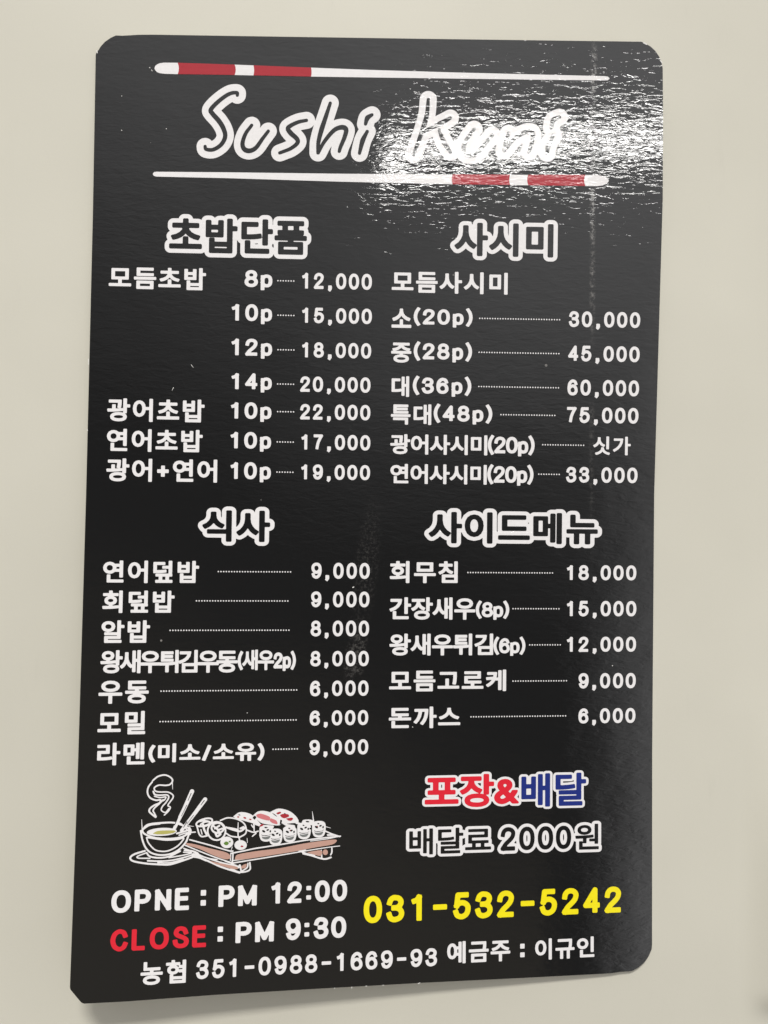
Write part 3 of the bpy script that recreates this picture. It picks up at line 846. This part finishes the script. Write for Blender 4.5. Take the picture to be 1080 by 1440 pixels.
ln(F2((885, 352), (940, 376), (1006, 398)), 1.0); ln(F2((905, 385), (960, 385)), 1.2); ln(F2((870, 310), (930, 326)), .6, .3); ln(F2((1000, 396), (900, 418), (760, 436)), .6)
ln(F2((100, 485), (88, 520)), .5, .3); ln(F2((660, 520), (720, 510)), .5)
board = list(st); st = []
brown = [E_((578, 668), (660, 680), (800, 718), (930, 750), (972, 775), (978, 805), (940, 815), (880, 800), (800, 768), (700, 722), (590, 690)),
         E_((790, 828), (900, 852), (1030, 880), (1040, 902), (980, 897), (850, 858)),
         F2((122, 580), (150, 548), (300, 521), (500, 496), (700, 457), (900, 428), (975, 424), (974, 446), (930, 468), (800, 490), (600, 528), (400, 560), (200, 590), (126, 594)),
         F2((728, 530), (848, 514), (846, 560), (780, 548)), ell(F2, 885, 530, 22, 24), F2((172, 655), (195, 635), (222, 630), (212, 662), (184, 668))]
# pieces on the board
wf = []; dk = []; gr = []
ln(loop(ell(E_, 745, 485, 75, 30, -.3)), 1.2); ln(E_((680, 520), (700, 590), (725, 612), (770, 605)), 1.1); ln(E_((735, 505), (745, 550), (765, 590)), 1.5); ln(loop(ell(E_, 755, 500, 45, 18, -.3)), 1.1)
ln(E_((700, 475), (740, 470), (790, 480)), 1.4); ln(E_((715, 550), (725, 590)), .8)
ln(loop(ell(E_, 855, 562, 80, 82)), 1.2); ln(loop(ell(E_, 865, 535, 55, 45)), 1.3); ln(E_((830, 520), (870, 550), (905, 540)), 1.3); ln(E_((845, 580), (860, 610), (890, 590)), 1.5); ln(E_((840, 540), (880, 515)), 1.3); ln(E_((870, 560), (880, 580)), 1.8)
wf += [ell(E_, 947, 664, 58, 52), ell(E_, 1070, 688, 56, 44)]
ln(F2((0, 262), (60, 240), (130, 248), (190, 278), (216, 322), (212, 372), (160, 405)), 1.0); ln(F2((48, 320), (120, 345), (170, 352), (212, 322)), 1.3); ln(F2((150, 280), (148, 340), (150, 400)), .5, 1.0)
ln(F2((48, 370), (90, 395), (160, 404)), 1.0); ln(F2((70, 325), (140, 340), (150, 355)), 1.4); ln(F2((225, 412), (228, 450)), .4); ln(F2((155, 400), (165, 440)), .9)
ln(F2((228, 345), (280, 362), (318, 352)), 1.0); ln(F2((282, 280), (285, 360)), 1.2, .7); ln(F2((262, 300), (275, 320)), .8); ln(F2((270, 395), (300, 370)), .9)
ln(F2((170, 330), (195, 318)), 1.5)
wf += [F2((108, 228), (165, 192), (250, 206), (300, 250), (340, 300), (270, 285), (200, 265), (130, 245)),
       F2((270, 225), (320, 185), (390, 185), (462, 215), (512, 270), (500, 302), (430, 300), (350, 285), (310, 258)),
       F2((420, 190), (492, 162), (580, 182), (640, 230), (658, 275), (600, 285), (540, 285), (480, 235))]
for k, (a, b) in enumerate(((385, 345), (465, 375), (585, 350), (705, 325), (830, 310))):
    wf.append(F2((a - 56, b - 22), (a - 25, b - 42), (a + 30, b - 42), (a + 56, b - 18), (a + 56, b + 40), (a + 40, b + 82), (a, b + 96), (a - 40, b + 84), (a - 57, b + 45)))
    dk.append(ell(F2, a - 20, b + 8, 15, 9, .5)); dk.append(ell(F2, a + 14, b - 3, 12, 7, -.4)); dk.append(ell(F2, a - 4, b - 22, 9, 5, .2)); dk.append(ell(F2, a + 36, b + 8, 7, 10, .2))
    dk.append(F2((a - 44, b + 34), (a - 20, b + 42), (a + 20, b + 40), (a + 44, b + 28), (a + 36, b + 36), (a, b + 48), (a - 34, b + 44)))
    gr.append(F2((a - 38, b + 52), (a - 5, b + 56), (a + 36, b + 46), (a + 24, b + 70), (a - 6, b + 76), (a - 30, b + 68)))
wf.append(F2((685, 285), (700, 258), (760, 255), (795, 275), (780, 300), (720, 300)))
ln(F2((775, 186), (786, 270)), .3, .9); ln(F2((520, 275), (560, 300), (620, 310)), 1.5); ln(F2((640, 280), (690, 300)), 1.6); ln(F2((300, 290), (360, 310), (440, 315)), 1.8)
pieces = list(st)
dk += [F2((305, 232), (288, 222), (272, 240), (290, 256)), F2((505, 255), (520, 262), (512, 290), (500, 300)), F2((432, 196), (462, 212), (480, 232), (452, 214)), ell(F2, 735, 272, 16, 6, .1), ell(F2, 545, 205, 10, 4, .4), ell(F2, 640, 318, 9, 10),
       ell(F2, 160, 215, 10, 4, .2), ell(F2, 385, 320, 16, 4, .1), ell(F2, 512, 325, 10, 5), ell(F2, 760, 330, 9, 8)]

art = ink_paths('food_drawing', board, [], WHITE, card, 4e-5, .3)
ink_paths('steam', steam, [], WHITE, art, 4e-5, .3)
ink_paths('soup_bowl', bowl, bowl_f, WHITE, art, 4.6e-5, .3)
ink_paths('chopsticks', sticks, [], WHITE, art, 5.2e-5, .3)
ink_paths('sushi_pieces', pieces, wf, WHITE, art, 5.4e-5, .3)
ink_paths('board_wood', [], brown, BROWN, art, 7e-5, .3)
ink_paths('drawing_dark_marks', [(E_((628, 225), (600, 290)), .5, .4), (E_((590, 330), (540, 430)), .4, .3), (E_((510, 440), (480, 510)), .6, .4), (E_((745, 290), (715, 330)), .6, .4), (E_((650, 420), (590, 500)), .4, .3), (E_((590, 480), (560, 530)), .6, .4)],
          dk, BLACK, art, 9e-5, .3)  # printed dark streaks on the chopsticks, dark spots on the sushi
ink_paths('soup', [], [E_((285, 585), (330, 562), (420, 556), (488, 560), (470, 578), (400, 590), (330, 592))], SOUP, art, 9e-5, .3)
ink_paths('seaweed_side', [], gr, GREY, art, 1.1e-4, .3)
ink_paths('salmon', [], [F2((300, 215), (340, 204), (405, 225), (420, 240), (410, 262), (350, 250), (312, 236)), F2((424, 242), (470, 262), (480, 292), (440, 284), (416, 266))], PINK, art, 9e-5, .3)
ink_paths('tuna', [], [F2((470, 200), (500, 188), (512, 198), (484, 212)), F2((502, 216), (530, 206), (570, 210), (578, 228), (540, 243), (514, 234)), F2((552, 246), (600, 238), (612, 248), (596, 264), (572, 262)),
                       ell(F2, 150, 232, 9, 6), ell(F2, 206, 240, 13, 7, .3), ell(F2, 252, 253, 11, 6, .2), ell(F2, 347, 303, 18, 8, -.4), ell(F2, 182, 480, 12, 7), ell(F2, 590, 345, 6, 6), ell(F2, 816, 312, 7, 5)], DRED, art, 9e-5, .3)
ink_paths('wasabi', [], [E_((918, 672), (940, 655), (965, 668), (950, 688), (928, 686)), E_((960, 652), (982, 650), (975, 668))], GREEN, art, 9e-5, .3)

# ------------------------------------------------------------------ nicked edges and flecks
fl = []
for p, a, b in (([(136.3, 71.5), (136.8, 74.5)], .9, .6), ([(905.5, 60.3), (909.5, 62.6)], 1.1, .8), ([(928.6, 85.3), (930.9, 88.2)], .8, .6), ([(929.6, 92.5), (931, 92)], .6, .5),
                ([(470.5, 1389.3), (470.8, 1390.1)], .5, .4), ([(494.8, 1388.0), (494.5, 1389.6)], .6, .4), ([(514.5, 1386.6), (516, 1386.4)], .5, .4), ([(588, 1383), (590.5, 1381.9)], .6, .4), ([(538, 1385.4), (540, 1385.2)], .4, .3),
                ([(171, 135), (171.3, 135.2)], .5, .5), ([(210.6, 95.2), (211, 95.4)], .7, .5), ([(213, 98.5), (214.5, 100)], .5, .3), ([(496.2, 826), (497.6, 825.3)], .8, .6), ([(170.8, 183), (171.5, 183.8)], .5, .4),
                ([(233.8, 181), (234.4, 181.5)], .5, .4), ([(122.7, 604), (123.2, 606)], .5, .4), ([(124.4, 505), (124.5, 513)], .5, .3), ([(580, 1022), (580.4, 1022.6)], .5, .5), ([(861, 936), (861.6, 936.2)], .6, .4), ([(347.5, 1002.5), (348.1, 1002.3)], .5, .4), ([(269, 513), (272, 517)], .4, .2), ([(244, 545), (242, 549)], .4, .2)):
    fl.append((np.array(p, float), a, b))
for f_ in fl: ink_paths('worn_fleck', [f_], [], CHIP, card, 6e-5, .2)

bpy.data.objects.remove(_go)
